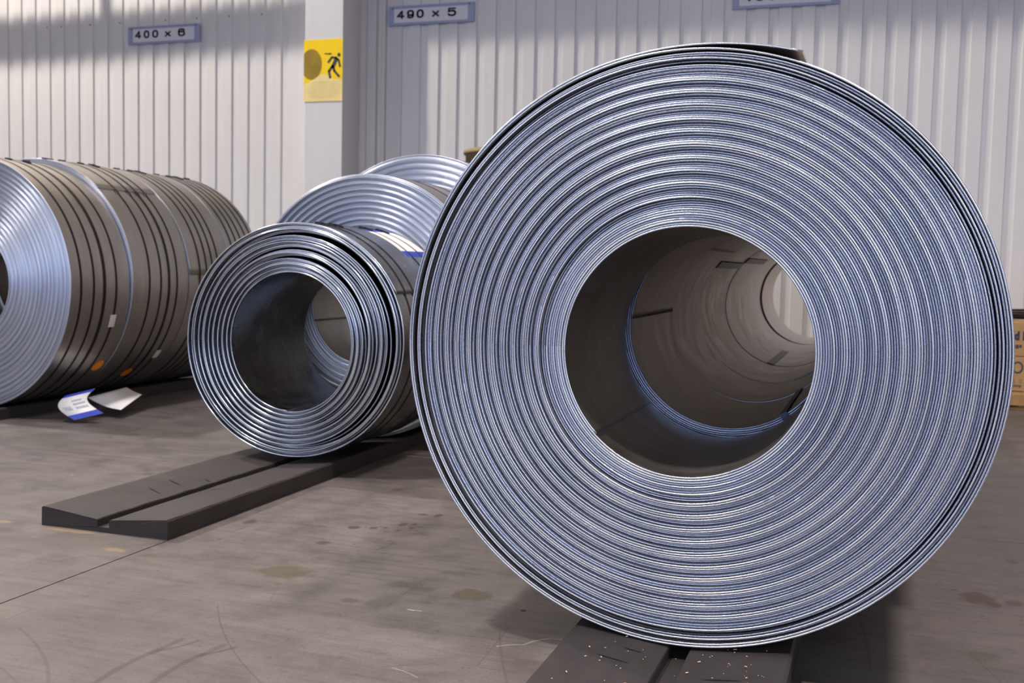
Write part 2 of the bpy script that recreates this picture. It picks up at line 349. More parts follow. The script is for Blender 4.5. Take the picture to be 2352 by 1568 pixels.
# crane runway beam high in front of the back wall (its shadow falls on the cladding)
rl = empty('trim_2', (0, 7.42, 0)); tag(rl, kind='structure')
bm = bmesh.new(); boxbm(bm, -12, 12, -.04, .04, 3.79, 4.02, .01); bmo('rail', bm, M_CRANE, rl)
for k in range(-1, 6): box('hanger', -7.27+3.3*k-.025, -7.27+3.3*k+.025, -.025, .025, 4.02, 9, M_LAMP, rl)

# ------------------------------------------------------------------ wound coils
def smooth(t): t = max(0, min(1, t)); return t*t*(3-2*t)
OUT = {}
def spiral_mesh(name, r_in, r_out, c0, c1, turns, phi0, width, thick, segs, wave, gaps=(), oval0=(1, 1), oval1=(1, 1), tail=None, ch=.0007, seed=1, amp_phi=None):
    """one strip of steel wound `turns` times, from the bore outwards, clockwise as the camera sees it.
    c0/c1: centre (x,z) of the innermost/outermost lap.  wave(turn)->axial offset.  gaps: (turn, size, phi, power)."""
    R = random.Random(seed); N = int(turns*segs)
    gsum = sum(g[1]*.5 for g in gaps)
    offs, tilts, fin = [], [], []
    for k in range(int(turns)+3):
        w_ = wave(k); w_ = w_ if isinstance(w_, tuple) else (w_, 0)
        offs.append(w_[0] + R.uniform(-1, 1)*.0006); tilts.append(w_[1] + R.uniform(-1, 1)*.00015); fin.append(w_[2] if len(w_) > 2 else 1)
    v, f, mi = [], [], []
    slack = (r_out - r_in - thick - gsum)/(turns)
    def ring(tau):
        phi = phi0 - 2*PI*tau; q = tau/turns; r = r_in + slack*tau
        for gt, gs, gp, gw in gaps:
            r += gs*smooth((tau-gt)*1.0)*(((1+math.cos(phi-gp))/2)**gw if gw else .5)
        left = (turns-tau)*2*PI   # angle left until the free end
        lift = tail[1]*((tail[0]-left)/tail[0])**2 if tail and left < tail[0] else 0
        return phi, q, r+lift, c0[0]+(c1[0]-c0[0])*q, c0[1]+(c1[1]-c0[1])*q, oval0[0]+(oval1[0]-oval0[0])*q, oval0[1]+(oval1[1]-oval0[1])*q
    def outer(phi_):
        fr = ((phi0-phi_)/(2*PI)) % 1; tau = math.floor(turns-fr)+fr
        phi, q, r, cx, cz, ox, oz = ring(tau); r += thick
        return cx+r*ox*math.cos(phi_), cz+r*oz*math.sin(phi_), ox, oz
    for i in range(N+1):
        tau = i/segs; phi, q, r, cx, cz, ox, oz = ring(tau)
        k = int(tau); ft = tau-k; o = offs[k]*(1-smooth(ft)) + offs[k+1]*smooth(ft)
        tl = (tilts[k]*(1-smooth(ft)) + tilts[k+1]*smooth(ft))*.5
        if amp_phi: o *= amp_phi(phi, q); tl *= amp_phi(phi, q)
        a0, a1 = r, r+thick
        y = o; ccx, ccz = math.cos(phi), math.sin(phi)
        sup = .008
        for rr, yy in ((a0, width), (a0, width-sup), (a0, y+sup), (a0, y-tl+ch), (a0+ch, y-tl), (a1-ch, y+tl), (a1, y+tl+ch), (a1, y+sup), (a1, width-sup), (a1, width)):
            v.append((cx+rr*ox*ccx, yy, cz+rr*oz*ccz))
    P = 10
    sw = [R.uniform(.05, .95) for _ in range(int(turns)+3)]
    for i in range(N):
        kk = int(i/segs); fk = fin[kk if (i/segs-kk) < sw[kk]+R.gauss(0, .012) else kk+1]
        a, b = i*P, (i+1)*P
        for j in range(P):
            j2 = (j+1) % P
            f.append((a+j, a+j2, b+j2, b+j)); mi.append(fk if j in (3, 4, 5) else 0)
    f.append(tuple(range(P-1, -1, -1))); mi.append(1); f.append(tuple(N*P+j for j in range(P))); mi.append(1)
    me = bpy.data.meshes.new(name); me.from_pydata(v, [], f)
    me.polygons.foreach_set('material_index', mi); sm_ = [True]*len(f); sm_[-1] = sm_[-2] = False
    me.polygons.foreach_set('use_smooth', sm_); me.update(); OUT[me.name] = outer; return me

def band_mesh(name, surf, y, w, t, ph0=0, ph1=2*PI, n=120, slant=0, off=.0004):
    """a thin band lying on the outermost lap; surf = (outline function, rotation of the winding)"""
    fn, rot = surf; v, f = [], []; full = abs(ph1-ph0-2*PI) < 1e-6; m = n if full else n+1
    for i in range(m):
        p = ph0+(ph1-ph0)*i/n; x, z, ox, oz = fn(p+rot); q = math.hypot(x, z); yy = y+slant*math.sin(p)
        # outline is given in the unrotated winding frame: turn it by -rot
        c, s_ = math.cos(-rot), math.sin(-rot); x, z = x*c-z*s_, x*s_+z*c
        for d, dy in ((off, 0), (off+t, 0), (off+t, w), (off, w)): v.append((x*(1+d/q), yy+dy, z*(1+d/q)))
    for i in range(n):
        a, b = i*4, ((i+1) % m)*4
        for j in range(4): f.append((a+j, b+j, b+(j+1) % 4, a+(j+1) % 4))
    if not full: f += [(0, 1, 2, 3), tuple((m-1)*4+j for j in (3, 2, 1, 0))]
    me = bpy.data.meshes.new(name); me.from_pydata(v, [], f); me.update(); return me
def on_surf(surf, p, d=0):
    fn, rot = surf; x, z, _, _ = fn(p+rot); c, s_ = math.cos(-rot), math.sin(-rot); x, z = x*c-z*s_, x*s_+z*c; q = math.hypot(x, z)
    return x*(1+d/q), z*(1+d/q)
def strap(parent, center, surf, y, w=.019, phi_clip=PI/2, slant=0, clips=1):
    s = link('strap', band_mesh('strap', surf, y, w, .0012, slant=slant), M_STRAP, parent, center)
    for k in range(clips):
        ph = phi_clip - k*.05; x, z = on_surf(surf, ph, .0016)
        bm = bmesh.new(); boxbm(bm, -.019, .019, -.002, w+.002, -.0008, .004, .0012)
        for q in (-.012, 0, .012): boxbm(bm, q-.002, q+.002, -.0035, w+.0035, 0, .006)
        o = bmo('strap_clip', bm, M_CLIP, s); o.location = (x, y+slant*math.sin(ph), z); o.rotation_euler = (0, PI/2-ph, 0)
    return s
def eye_strap(parent, center, r0, r1, width, phi, w=.019):
    """steel band looped through the bore and over the outside of the coil"""
    bm = bmesh.new(); t = .0016
    for (a, b, y0, y1) in ((r0-t, r0, -t-.003, width+t), (r1, r1+t, -t-.003, width+t), (r0-t, r1+t, -t-.0032, -.0030), (r0-t, r1+t, width, width+t)):
        boxbm(bm, a, b, y0, y1, -w/2, w/2)
    o = bmo('eye_strap', bm, M_EYE, parent, center); o.rotation_euler = (0, -phi, 0); return o

def coil(label, base, group, cz_, me, mats, rot=0, sy=1, cat='steel coil'):
    r = empty('steel_coil', base); tag(r, label, cat, group)
    o = link('wound_strip', me, mats, r, (0, 0, cz_)); o.rotation_euler = (0, rot, 0); o.scale = (1, sy, 1)
    return r, o

ZB = .0420       # height at which a coil rests in the hollow of its mat
# --- large row on the right
GB = 'wide coils of the large row on the right, standing end to end'
def wv1(k):
    if k >= 71: return (-.002, .0004)
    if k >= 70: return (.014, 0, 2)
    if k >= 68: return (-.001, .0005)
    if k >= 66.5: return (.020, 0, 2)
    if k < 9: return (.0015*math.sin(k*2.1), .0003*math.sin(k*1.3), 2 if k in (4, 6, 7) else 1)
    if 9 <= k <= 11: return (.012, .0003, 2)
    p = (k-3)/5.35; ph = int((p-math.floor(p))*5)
    # bundles of laps: two proud laps that slope outwards, then recessed laps with a darker, more speckled edge
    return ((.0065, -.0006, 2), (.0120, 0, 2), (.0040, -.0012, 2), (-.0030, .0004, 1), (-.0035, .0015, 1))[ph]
def ap(phi, q):
    # the laps lie flatter on the right-hand side
    return .62 + .38*smooth((1-math.cos(phi-.0))/2*1.6)
me1 = spiral_mesh('wound_strip', .254, .6185, (-.001, .0), (0, 0), 72.433, math.radians(225), .57, .0042, 168, wv1,
                  gaps=((66.2, .0085, 0, 0), (68.2, .003, math.radians(20), 2), (70.1, .0035, math.radians(160), 1)), tail=(math.radians(36), .017), ch=.0009, seed=3, amp_phi=ap)
rc, ws = coil('huge nearest steel coil, its ridged face filling the right of the picture', (-.3727, 2.183, ZB), GB, .6165, me1, [M_BODY, M_EDGE, M_SPECK])
ws.location = (0, 0, .6165)
S1 = (OUT['wound_strip'], 0)
strap(rc, (0, 0, .6165), S1, .12, phi_clip=math.radians(27)); strap(rc, (0, 0, .6165), S1, .40, phi_clip=math.radians(25))
def wv2(k): return (.0, .0025, .005, .0005)[int(k) % 4] + .0015*math.sin(k*1.7)
me2 = spiral_mesh('wound_strip', .254, .638, (0, 0), (0, 0), 72.3, math.radians(177), 1.0, .0041, 96, wv2, ch=.0009, seed=5)
spec = [  # start, end, dx, dz, rotation of the winding
 (2.765, 3.345, .012, .026, 0.0, 'second coil of the large row, blue strap across its rim, seen inside the nearest bore'),
 (3.352, 3.935, .010, .030, .9, 'third coil of the large row, thin blue rim arc inside the tunnel of bores'),
 (3.943, 4.61, .006, .033, 2.5, 'fourth coil of the large row, with dark strap ends under the roof of its bore'),
 (4.625, 5.37, .006, .028, 4.0, 'fifth coil of the large row, dark rim arc halfway down the tunnel of bores'),
 (5.383, 6.06, .0, .014, 1.7, 'sixth coil of the large row, faint rim arc deep in the tunnel of bores'),
 (6.072, 6.71, .008, .016, 3.3, 'last coil of the large row, its open end showing the pale wall behind')]
for y0, y1, dx, dz, ro, lb in spec:
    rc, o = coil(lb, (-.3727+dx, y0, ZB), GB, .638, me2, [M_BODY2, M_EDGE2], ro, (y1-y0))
    z = .638; S2 = (OUT[me2.name], ro)
    if y0 < 3: eye_strap(rc, (0, 0, z), .2535, .6395, y1-y0, math.radians(-56))
    elif 3.6 < y0 < 4: eye_strap(rc, (0, 0, z), .2535, .6395, y1-y0, math.radians(140), .03)
    elif 4 < y0 < 5: eye_strap(rc, (0, 0, z), .2535, .6395, y1-y0, math.radians(-104), .03); eye_strap(rc, (0, 0, z), .2535, .6395, y1-y0, math.radians(133), .03)
    strap(rc, (0, 0, z), S2, .25)

# --- middle row: small loose coil in front, two larger ones behind
GM = 'coils of the middle row on the long rubber mat'
def wvA(k):
    return ((-.010, .0010), (.006, .0002), (.020, -.0010), (-.012, -.0004), (.010, .0004), (.024, -.0008), (-.012, 0))[int(k) % 7]
RA = .470
meA = spiral_mesh('wound_strip', .254, .4665, (.006, .010), (0, 0), 31.675, math.radians(268), .56, .0050, 144, wvA,
                  gaps=((10.5, .012, math.radians(45), 2), (15.5, .013, math.radians(40), 2), (20.4, .004, math.radians(120), 1), (24.4, .022, math.radians(18), 1.6), (29.3, .006, math.radians(20), 2), (27, .006, PI, 1)),
                  oval0=(1.005, 1.04), oval1=(1.025, .985), ch=.0011, seed=11)
rc, o = coil('small loosely wound coil with open gaps, front of the middle row', (-2.14, 3.60, ZB), GM, .462, meA, [M_BODY_A, M_EDGE_A])
SA = (OUT[meA.name], 0)
for y, pc, sl in ((.075, 80, .0), (.15, 78, 0), (.36, 75, 0), (.46, 72, 0)):
    strap(rc, (0, 0, .462), SA, y, .011, math.radians(pc), sl, clips=2)
# paper label under the straps
lb_ = link('paper_label', band_mesh('paper_label', SA, .315, .235, .0003, ph0=math.radians(46), ph1=math.radians(73), n=16, off=.0001), M_WHITE, rc, (0, 0, .462))
for p0, p1 in ((46, 50), (69.5, 73)):
    link('blue_border', band_mesh('blue_border', SA, .3152, .2346, .0002, ph0=math.radians(p0), ph1=math.radians(p1), n=4, off=.0004), M_BLUE, lb_)
def wvB(k): return ((0, .0012), (.006, .0002), (.013, -.0003), (.008, -.0010), (-.001, -.0004))[int(k) % 5]
meB = spiral_mesh('wound_strip', .254, .583, (0, 0), (0, 0), 62.1, math.radians(225), .565, .0046, 128, wvB, gaps=((59.6, .004, 0, 0),), tail=(math.radians(30), .016), ch=.001, seed=21)
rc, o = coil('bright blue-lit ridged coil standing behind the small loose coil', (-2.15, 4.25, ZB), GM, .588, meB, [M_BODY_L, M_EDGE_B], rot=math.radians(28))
SB = (OUT[meB.name], math.radians(28)); strap(rc, (0, 0, .588), SB, .2); strap(rc, (0, 0, .588), SB, .38)
meC = spiral_mesh('wound_strip', .254, .655, (0, 0), (0, 0), 76.2, math.radians(200), .55, .0046, 112, lambda k: ((0, .0010), (.001, .0004), (.010, 0), (.008, -.0005), (.001, -.0010), (0, 0))[int(k) % 6], ch=.001, seed=23)
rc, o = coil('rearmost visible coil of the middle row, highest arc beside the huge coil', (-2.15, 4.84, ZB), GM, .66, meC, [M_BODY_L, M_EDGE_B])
strap(rc, (0, 0, .66), (OUT[meC.name], 0), .2)

# --- left row
GL = 'banded coils of the left row, cut off by the left frame edge'
meL = spiral_mesh('wound_strip', .254, .638, (0, 0), (0, 0), 76.3, math.radians(200), .43, .0046, 120, lambda k: ((0, .0008), (.0012, .0002), (.005, 0), (.0045, -.0006), (.001, -.0003))[int(k) % 5], gaps=((73, .004, -PI/3, 1),), ch=.001, seed=31)
meL2 = spiral_mesh('wound_strip', .254, .646, (0, 0), (0, 0), 76.3, math.radians(200), 1.0, .0047, 96, lambda k: .001*math.sin(k), ch=.001, seed=33)
sL = [(-4.33, 4.20, .638, .43, (.065, .155, .228, .32), (.016, .016, .026, .016), 'nearest coil of the left row, four dark bands and an orange sticker low down'),
      (-4.325, 4.64, .650, .47, (.13, .225, .292, .365), (.016, .016, .024, .016), 'second coil of the left row, orange sticker and white tag near the floor'),
      (-4.33, 5.13, .648, .39, (.09, .155, .215, .275), (.016,)*4, 'third coil of the left row, four dark bands, partly behind the small loose coil'),
      (-4.33, 5.535, .646, .34, (.05, .11, .17, .235, .295), (.016,)*5, 'fourth coil of the left row, at its far end against the wall')]
for i, (cx, y0, R, w, ss, wd, lb) in enumerate(sL):
    me = meL if i == 0 else meL2
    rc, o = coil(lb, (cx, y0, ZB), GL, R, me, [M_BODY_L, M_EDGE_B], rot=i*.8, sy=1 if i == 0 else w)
    SL = (OUT[me.name], i*.8)
    for j, (q, ww) in enumerate(zip(ss, wd)):
        strap(rc, (0, 0, R), SL, q, ww*.8, math.radians((84, 80, 76, 84, 80)[j]))
    def patch(name, ph0, ph1, y, ww, mat, par, dr=.002, n=8):
        return link(name, band_mesh(name, SL, y, ww, .0006, off=dr, ph0=math.radians(ph0), ph1=math.radians(ph1), n=n), mat, par, (0, 0, R))
    def disc(phc, yc, rad):
        x, z = on_surf(SL, math.radians(phc), .0024); v = [(x, yc, z)]; n = 28
        for a in range(n):
            pa = math.radians(phc)+rad*math.sin(2*PI*a/n)/R; x, z = on_surf(SL, pa, .0024); v.append((x, yc+rad*math.cos(2*PI*a/n), z))
        pyd('round_sticker', v, [(0, 1+a, 1+(a+1) % n) for a in range(n)], M_ORANGE, rc, (0, 0, R))
    if i == 0:
        disc(-42, .375, .037); patch('tag', -20, -14, .30, .045, M_WHITE, rc, .003)
    if i == 1:
        link('edge_clip', band_mesh('edge_clip', SL, 0, .05, .006, ph0=math.radians(82), ph1=math.radians(85), n=3), M_CLIP, rc, (0, 0, R))
        disc(-52, .25, .037); patch('tag', -42, -37, .36, .045, M_WHITE, rc, .003)

# hanging paper labels under the left row
def sheet_label(name, pts, wdir, label, base, mat=M_WHITE, blue=True, prints=True):
    """a curled sheet of paper: pts is the profile (x,y,z) along its length, wdir its width vector"""
    r = empty(name, base); n = len(pts); v, f = [], []
    for p in pts:
        for k in range(2): v.append(Vector(p)+Vector(wdir)*k)
    nn = len(v)
    for i in range(n-1): f.append((2*i, 2*i+1, 2*i+3, 2*i+2))
    o = pyd('sheet', v, f, mat, r, smooth=True); md = o.modifiers.new('s', 'SOLIDIFY'); md.thickness = .0006
    def strip(nm, i0, i1, k0, k1, m):
        vv, ff = [], []
        for p, q in zip(pts[i0:i1+1], range(i0, i1+1)):
            a = pts[max(0, q-1)]; b = pts[min(n-1, q+1)]; tn = Vector(b)-Vector(a); nr = tn.cross(Vector(wdir)).normalized()
            if nr.y > 0: nr = -nr
            for k in (k0, k1): vv.append(Vector(p)+Vector(wdir)*k+nr*.0016)
        for i in range(i1-i0): ff.append((2*i, 2*i+1, 2*i+3, 2*i+2))
        pyd(nm, vv, ff, m, r)
    if blue: strip('blue_border', 0, 2, 0, 1, M_BLUE); strip('blue_border', n-3, n-1, 0, 1, M_BLUE)
    if prints:
        strip('print_block', n-7, n-5, .12, .38, M_INK if False else M_FAINT); strip('print_block', n-8, n-7, .5, .92, M_FAINT); strip('print_block', n-6, n-5, .5, .92, M_FAINT); strip('print_block', 5, 6, .45, .8, M_FAINT)
    return r
def at(x, y, Y):
    d = Vector(((x-1176)/F, -(y-784)/F, 1)); w = rt*d.x + up*d.y + fw*d.z; t = Y/w.y; return Vector((w.x*t, Y, H+w.z*t))
tl_, bl_, tr_ = at(152, 908, 4.30), at(166, 962, 4.24), at(192, 886, 4.42)
pts = []
for i in range(15):
    q = i/14; p = tl_.lerp(bl_, q); p = p + Vector((-.052, -.02, 0))*math.sin(PI*q) + Vector((.012, 0, -.004))*q*q; pts.append(p-tl_)
lab1 = sheet_label('hanging_label', pts, (.125, .06, .035), None, tl_)
tag(lab1, 'curled white paper label with blue edges hanging below the nearest left coil', 'paper label')
a_, b_, c_, d_ = at(202, 913, 4.50), at(278, 941, 4.46), at(326, 906, 4.75), at(290, 889, 4.78)
lab2 = empty('hanging_label', a_); n = 8; v, f = [], []
for i in range(n+1):
    q = i/n; sag = Vector((0, 0, -.012*math.sin(PI*q)))
    v += [a_.lerp(b_, q)+sag-a_, d_.lerp(c_, q)+sag*.3-a_]
for i in range(n): f.append((2*i, 2*i+1, 2*i+3, 2*i+2))
pyd('sheet', v, f, M_WHITE, lab2, smooth=True).modifiers.new('s', 'SOLIDIFY').thickness = .0006
tag(lab2, 'grey-white paper label lying tilted just right of the curled one', 'paper label')

# ------------------------------------------------------------------ rubber mats
def mat(label, cx, y0, y1, marks=()):
    E_, Gz, Fz, hw = .0586, .038, .0155, .229
    prof = [(-hw, 0), (-hw, E_-.005), (-hw+.005, E_), (-hw+.02, E_-.0005), (-.024, Gz+.001), (-.0215, Gz-.002), (-.0205, Fz), (.0205, Fz), (.0215, Gz-.002), (.024, Gz+.001), (hw-.02, E_-.0005), (hw-.005, E_), (hw, E_-.005), (hw, 0)]
    n = 60; v, f = [], []; R = random.Random(int(y0*100))
    for i in range(n+1):
        y = y0+(y1-y0)*i/n
        for j, (x, z) in enumerate(prof):
            e = R.uniform(-1, 1)*.0011 if 0 < j < 13 else 0
            v.append((x+e*.6, y-y0 + (R.uniform(-1, 1)*.001 if i == 0 else 0), max(0, z+e*(z > .02))))
    k = len(prof)
    for i in range(n):
        for j in range(k-1): f.append((i*k+j, (i+1)*k+j, (i+1)*k+j+1, i*k+j+1))
        f.append((i*k+k-1, (i+1)*k+k-1, (i+1)*k, i*k))
    f.append(tuple(range(k))); f.append(tuple(reversed([n*k+j for j in range(k)])))
    o = pyd('rubber_mat', v, f, M_RUB, None, (cx, y0, 0)); tag(o, label, 'rubber mat', 'grooved rubber coil mats')
    for (mx, my, ln, rot) in marks:   # knife cuts
        z = Gz+.001+(E_-Gz)*max(0, (abs(mx)-.024)/(hw-.044)); sg = 1 if mx > 0 else -1
        pts = [(-ln/2, 0), (-ln*.2, -.0032), (ln*.3, -.0022), (ln/2, 0), (ln*.3, .0022), (-ln*.2, .0028)]
        ca, sa = math.cos(rot), math.sin(rot); slope = sg*(E_-Gz)/(hw-.044)
        vv = []
        for px, py in pts:
            dx = px*ca-py*sa; dy = px*sa+py*ca; vv.append((mx+dx, my-y0+dy, z+slope*dx+.0013))
        pyd('cut_mark', vv, [tuple(range(6))], M_INK, o)
    return o
mat('dark rubber mat reaching into the foreground under the huge coil', -.3645, 1.25, 6.85,
    ((-.11, 2.05, .075, -.12), (-.085, 2.12, .045, -.15), (.11, 2.02, .085, .02), (-.10, 1.90, .05, -.2), (.12, 1.93, .02, .6)))
mat('long grooved rubber mat whose cut end shows left of centre', -2.175, 2.60, 5.9,
    ((-.10, 2.97, .09, -.45), (-.115, 3.10, .09, -.4), (.06, 3.08, .05, .1), (-.05, 3.2, .04, -.3)))
mat('rubber mat in shadow under the left row of coils', -4.33, 4.12, 6.3)

# wood chips
def chip(bm, x, y, z, l, w, rot, h=.0012):
    ca, sa = math.cos(rot), math.sin(rot)
    pr = [(-l/2, 0), (-l*.2, -w/2), (l*.35, -w*.4), (l/2, w*.1), (l*.1, w/2)]
    a = [bm.verts.new((x+px*ca-py*sa, y+px*sa+py*ca, z)) for px, py in pr]
    b = [bm.verts.new((x+px*ca*.8-py*sa*.8, y+px*sa*.8+py*ca*.8, z+h)) for px, py in pr]
    bm.faces.new(b); n = len(pr)
    for i in range(n): bm.faces.new((a[i], a[(i+1) % n], b[(i+1) % n], b[i]))
bm = bmesh.new(); R = random.Random(4)
for _ in range(95):
    mx = R.uniform(-.188, .188); y = R.uniform(1.75, 2.19); ax = abs(mx)
    z = .0165 if ax < .018 else .039+(.0586-.038)*max(0, (ax-.024)/(.185))
    if .018 <= ax < .026: continue
    s = R.choice((.3, .4, .5, .8, 1.0))
    chip(bm, -.3645+mx, y, z+.0022, .0085*s, .003*s, R.uniform(0, PI))
o = bmo('wood_crumbs', bm, M_CHIP); tag(o, 'tiny pale wood crumbs scattered on the foreground rubber mat', 'wood crumbs', None, 'stuff')
bm = bmesh.new(); chip(bm, 0, 0, 0, .024, .009, .1, .003); chip(bm, .004, .004, .002, .02, .004, .2, .002)
o = bmo('wood_chip', bm, M_CHIP, None, (-.362, 1.985, .0165)); tag(o, 'largest pale wood chip lying in the groove of the foreground mat', 'wood chip')
bm = bmesh.new()
ring = [(-.008, 0), (-.005, .006), (.004, .007), (.008, .001), (.005, -.006), (-.004, -.005)]
lv = []
for z, s, dx in ((0, 1, 0), (.018, .95, .001), (.030, .6, -.001), (.040, .12, -.003)):
    lv.append([bm.verts.new((x*s+dx, y*s, z)) for x, y in ring])
for a, b in zip(lv, lv[1:]):
    for i in range(6): bm.faces.new((a[i], a[(i+1) % 6], b[(i+1) % 6], b[i]))
bm.faces.new(lv[-1])
o = bmo('wood_splinter', bm, M_CHIP, None, (-.118, 2.02, 0)); tag(o, 'pointed wood splinter standing against the right edge of the foreground mat', 'wood splinter')

# ------------------------------------------------------------------ signs on the wall
def text(name, s, size, mat_, parent, loc, bold=.0, wspace=1.15, ext=.0008, align='LEFT', sx=1):
    cu = bpy.data.curves.new(name, 'FONT'); cu.body = s; cu.size = size; cu.offset = bold; cu.extrude = ext
    cu.space_character = wspace; cu.align_x = align; cu.resolution_u = 4
    t = bpy.data.objects.new('tmp', cu); C.objects.link(t); bpy.context.view_layer.update()
    me = bpy.data.meshes.new_from_object(t.evaluated_get(bpy.context.evaluated_depsgraph_get())); bpy.data.objects.remove(t)
    me.name = name; me.materials.clear()
    o = link(name, me, mat_, parent, loc); o.rotation_euler = (PI/2, 0, 0); o.scale = (sx, 1, 1); return o
def glyph(name, ch_, x0, x1, z0, z1, mat_, parent, y=-.0035, bold=.004):
    o = text(name, ch_, .1, mat_, parent, (0, 0, 0), bold, 1, .0006); me = o.data
    xs = [v.co.x for v in me.vertices]; ys_ = [v.co.y for v in me.vertices]; ax, bx, ay, by = min(xs), max(xs), min(ys_), max(ys_)
    for v in me.vertices:
        v.co.x = x0+(v.co.x-ax)/(bx-ax)*(x1-x0); v.co.y = z0+(v.co.y-ay)/(by-ay)*(z1-z0)
    o.location = (0, y, 0); return o
def arc(cx, cz, rx, rz, a0, a1, n=18, e=.78):
    out = []
    for i in range(n+1):
        a = math.radians(a0+(a1-a0)*i/n); c, q = math.cos(a), math.sin(a)
        out.append((cx+rx*math.copysign(abs(c)**e, c), cz+rz*math.copysign(abs(q)**e, q)))
    return out
SHAPES = {   # centre lines of the heavy wide figures, in a unit box
 '0': [arc(.5, .5, .5, .5, 0, 360, 32)],
 '9': [arc(.5, .68, .5, .32, 0, 360, 28), [(1, .68), (1, .40)] + arc(.5, .33, .5, .33, 0, -160, 14)[1:]],
 '6': [arc(.5, .32, .5, .32, 0, 360, 28), [(0, .32), (0, .60)] + arc(.5, .67, .5, .33, 180, 20, 14)[1:]],
 '5': [[(.95, 1), (.10, 1), (.04, .55)], [(.04, .55), (.25, .64)] + arc(.5, .33, .5, .33, 90, -160, 20)],
 '4': [[(.72, 0), (.72, 1), (0, .26), (1.02, .26)]],
 'x': [[(0, 0), (1, 1)], [(0, 1), (1, 0)]]}
def heavy(name, ch_, x0, x1, z0, z1, mat_, parent, y=-.0025, w=.0185):
    bm = bmesh.new(); a = w/2; X0_, X1_, Z0_, Z1_ = x0+a, x1-a, z0+a*.8, z1-a*.8
    for path in SHAPES[ch_]:
        P_ = [Vector((X0_+px*(X1_-X0_), 0, Z0_+pz*(Z1_-Z0_))) for px, pz in path]
        for p, q in zip(P_, P_[1:]):
            d = (q-p)
            if d.length < 1e-6: continue
            d.normalize(); nrm = Vector((-d.z, 0, d.x))*a; nrm.z *= .8
            for yy in (0,):
                bm.faces.new([bm.verts.new(v_) for v_ in (p-nrm, q-nrm, q+nrm, p+nrm)])
        for p in P_:
            bm.faces.new([bm.verts.new(p+Vector((a*math.cos(k*PI/4), 0, a*.8*math.sin(k*PI/4)))) for k in range(8)])
    return bmo(name, bm, mat_, parent, (0, y, 0))
def sign(gl, label, x0, z0):
    w, h = .752, .155; y = YW-.012
    r = empty('wall_sign', (x0+w/2, y, z0)); tag(r, label, 'sign', 'size signs on the back wall')
    bm = bmesh.new(); boxbm(bm, -w/2, w/2, 0, .012, 0, h, .002); bmo('back_plate', bm, M_SIGNF, r)
    for a, b, c, d in ((-w/2, w/2, 0, .02), (-w/2, w/2, h-.02, h), (-w/2, -w/2+.048, .02, h-.02), (w/2-.055, w/2, .02, h-.02)): box('frame_bar', a, b, -.006, 0, c, d, M_SIGNF, r, .0015)
    box('face_panel', -w/2+.049, w/2-.056, -.002, .001, .021, h-.021, M_SIGNW, r)
    for ch_, a, b in gl:
        small = ch_ == 'x'
        heavy('letter' if small else 'digit', ch_, -w/2+a*w, -w/2+b*w, .054 if small else .051, .104 if small else .120, M_INK, r)
    for sx_, sz_ in ((-w/2+.04, h-.02), (w/2-.04, h-.012)):
        bm = bmesh.new(); bmesh.ops.create_cone(bm, cap_ends=True, segments=10, radius1=.006, radius2=.004, depth=.006, matrix=Matrix.Rotation(PI/2, 4, 'X'))
        bmo('screw', bm, M_CLIP, r, (sx_, -.009, sz_))
G1 = (('4', .094, .188), ('0', .22, .303), ('0', .34, .428), ('x', .517, .603), ('6', .70, .80))
G2 = (('4', .10, .193), ('9', .22, .305), ('0', .333, .42), ('x', .513, .60), ('5', .692, .795))
G3 = (('4', .10, .193), ('9', .22, .305), ('0', .333, .42), ('x', .513, .60), ('6', .692, .795))
sign(G1, 'framed grey-blue wall sign reading 400 x 6, left of the column', -6.461, 2.703)
sign(G2, 'framed grey-blue wall sign reading 490 x 5, right of the column', -3.900, 2.742)
sign(G3, 'wall sign cut off by the top frame edge above the huge coil', -1.122, 2.724)

# yellow warning sign on the column
ys = empty('warning_sign', (-4.318, 7.766, 2.10)); tag(ys, 'yellow warning sign with coil and running figure on the white column', 'sign')
w2 = .175
box('plate', -w2, w2, 0, .003, 0, .492, M_YEL, ys)
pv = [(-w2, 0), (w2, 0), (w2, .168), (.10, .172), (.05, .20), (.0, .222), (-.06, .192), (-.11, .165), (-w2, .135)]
pyd('pale_area', [(x, -.0008, z) for x, z in pv], [tuple(range(len(pv)))], M_PALE, ys)  # paler lower part of the plate, with an uneven upper edge
for k in range(11):
    a = -.125+.012*(k % 3) + (.0 if k else .03); b = .15-.012*((k*2) % 4)
    box('text_line', a, b, -.0016, -.0009, .155-k*.0125, .1567-k*.0125, M_LINE, ys)
def disc_pts(cx, cz, r, n=48, cut=None):
    out = []
    for i in range(n):
        x = cx+r*math.cos(2*PI*i/n); z = cz+r*1.28*math.sin(2*PI*i/n); out.append((max(x, -w2+.0005), z))
    return out
d = disc_pts(-.106, .297, .095); pyd('coil_disc', [(x, -.0012, z) for x, z in d], [tuple(range(len(d)))], M_OLIVE, ys)
for j in range(1, 10):
    r0 = .0095*j; v, f = [], []; n = 40
    for i in range(n):
        for rr in (r0, r0+.0028):
            v.append((max(-w2+.0006, -.106+rr*math.cos(2*PI*i/n)), -.0018, .297+rr*1.28*math.sin(2*PI*i/n)))
    for i in range(n): f.append((2*i, 2*i+1, 2*((i+1) % n)+1, 2*((i+1) % n)))
    pyd('coil_ring', v, f, M_OLIVE2, ys)
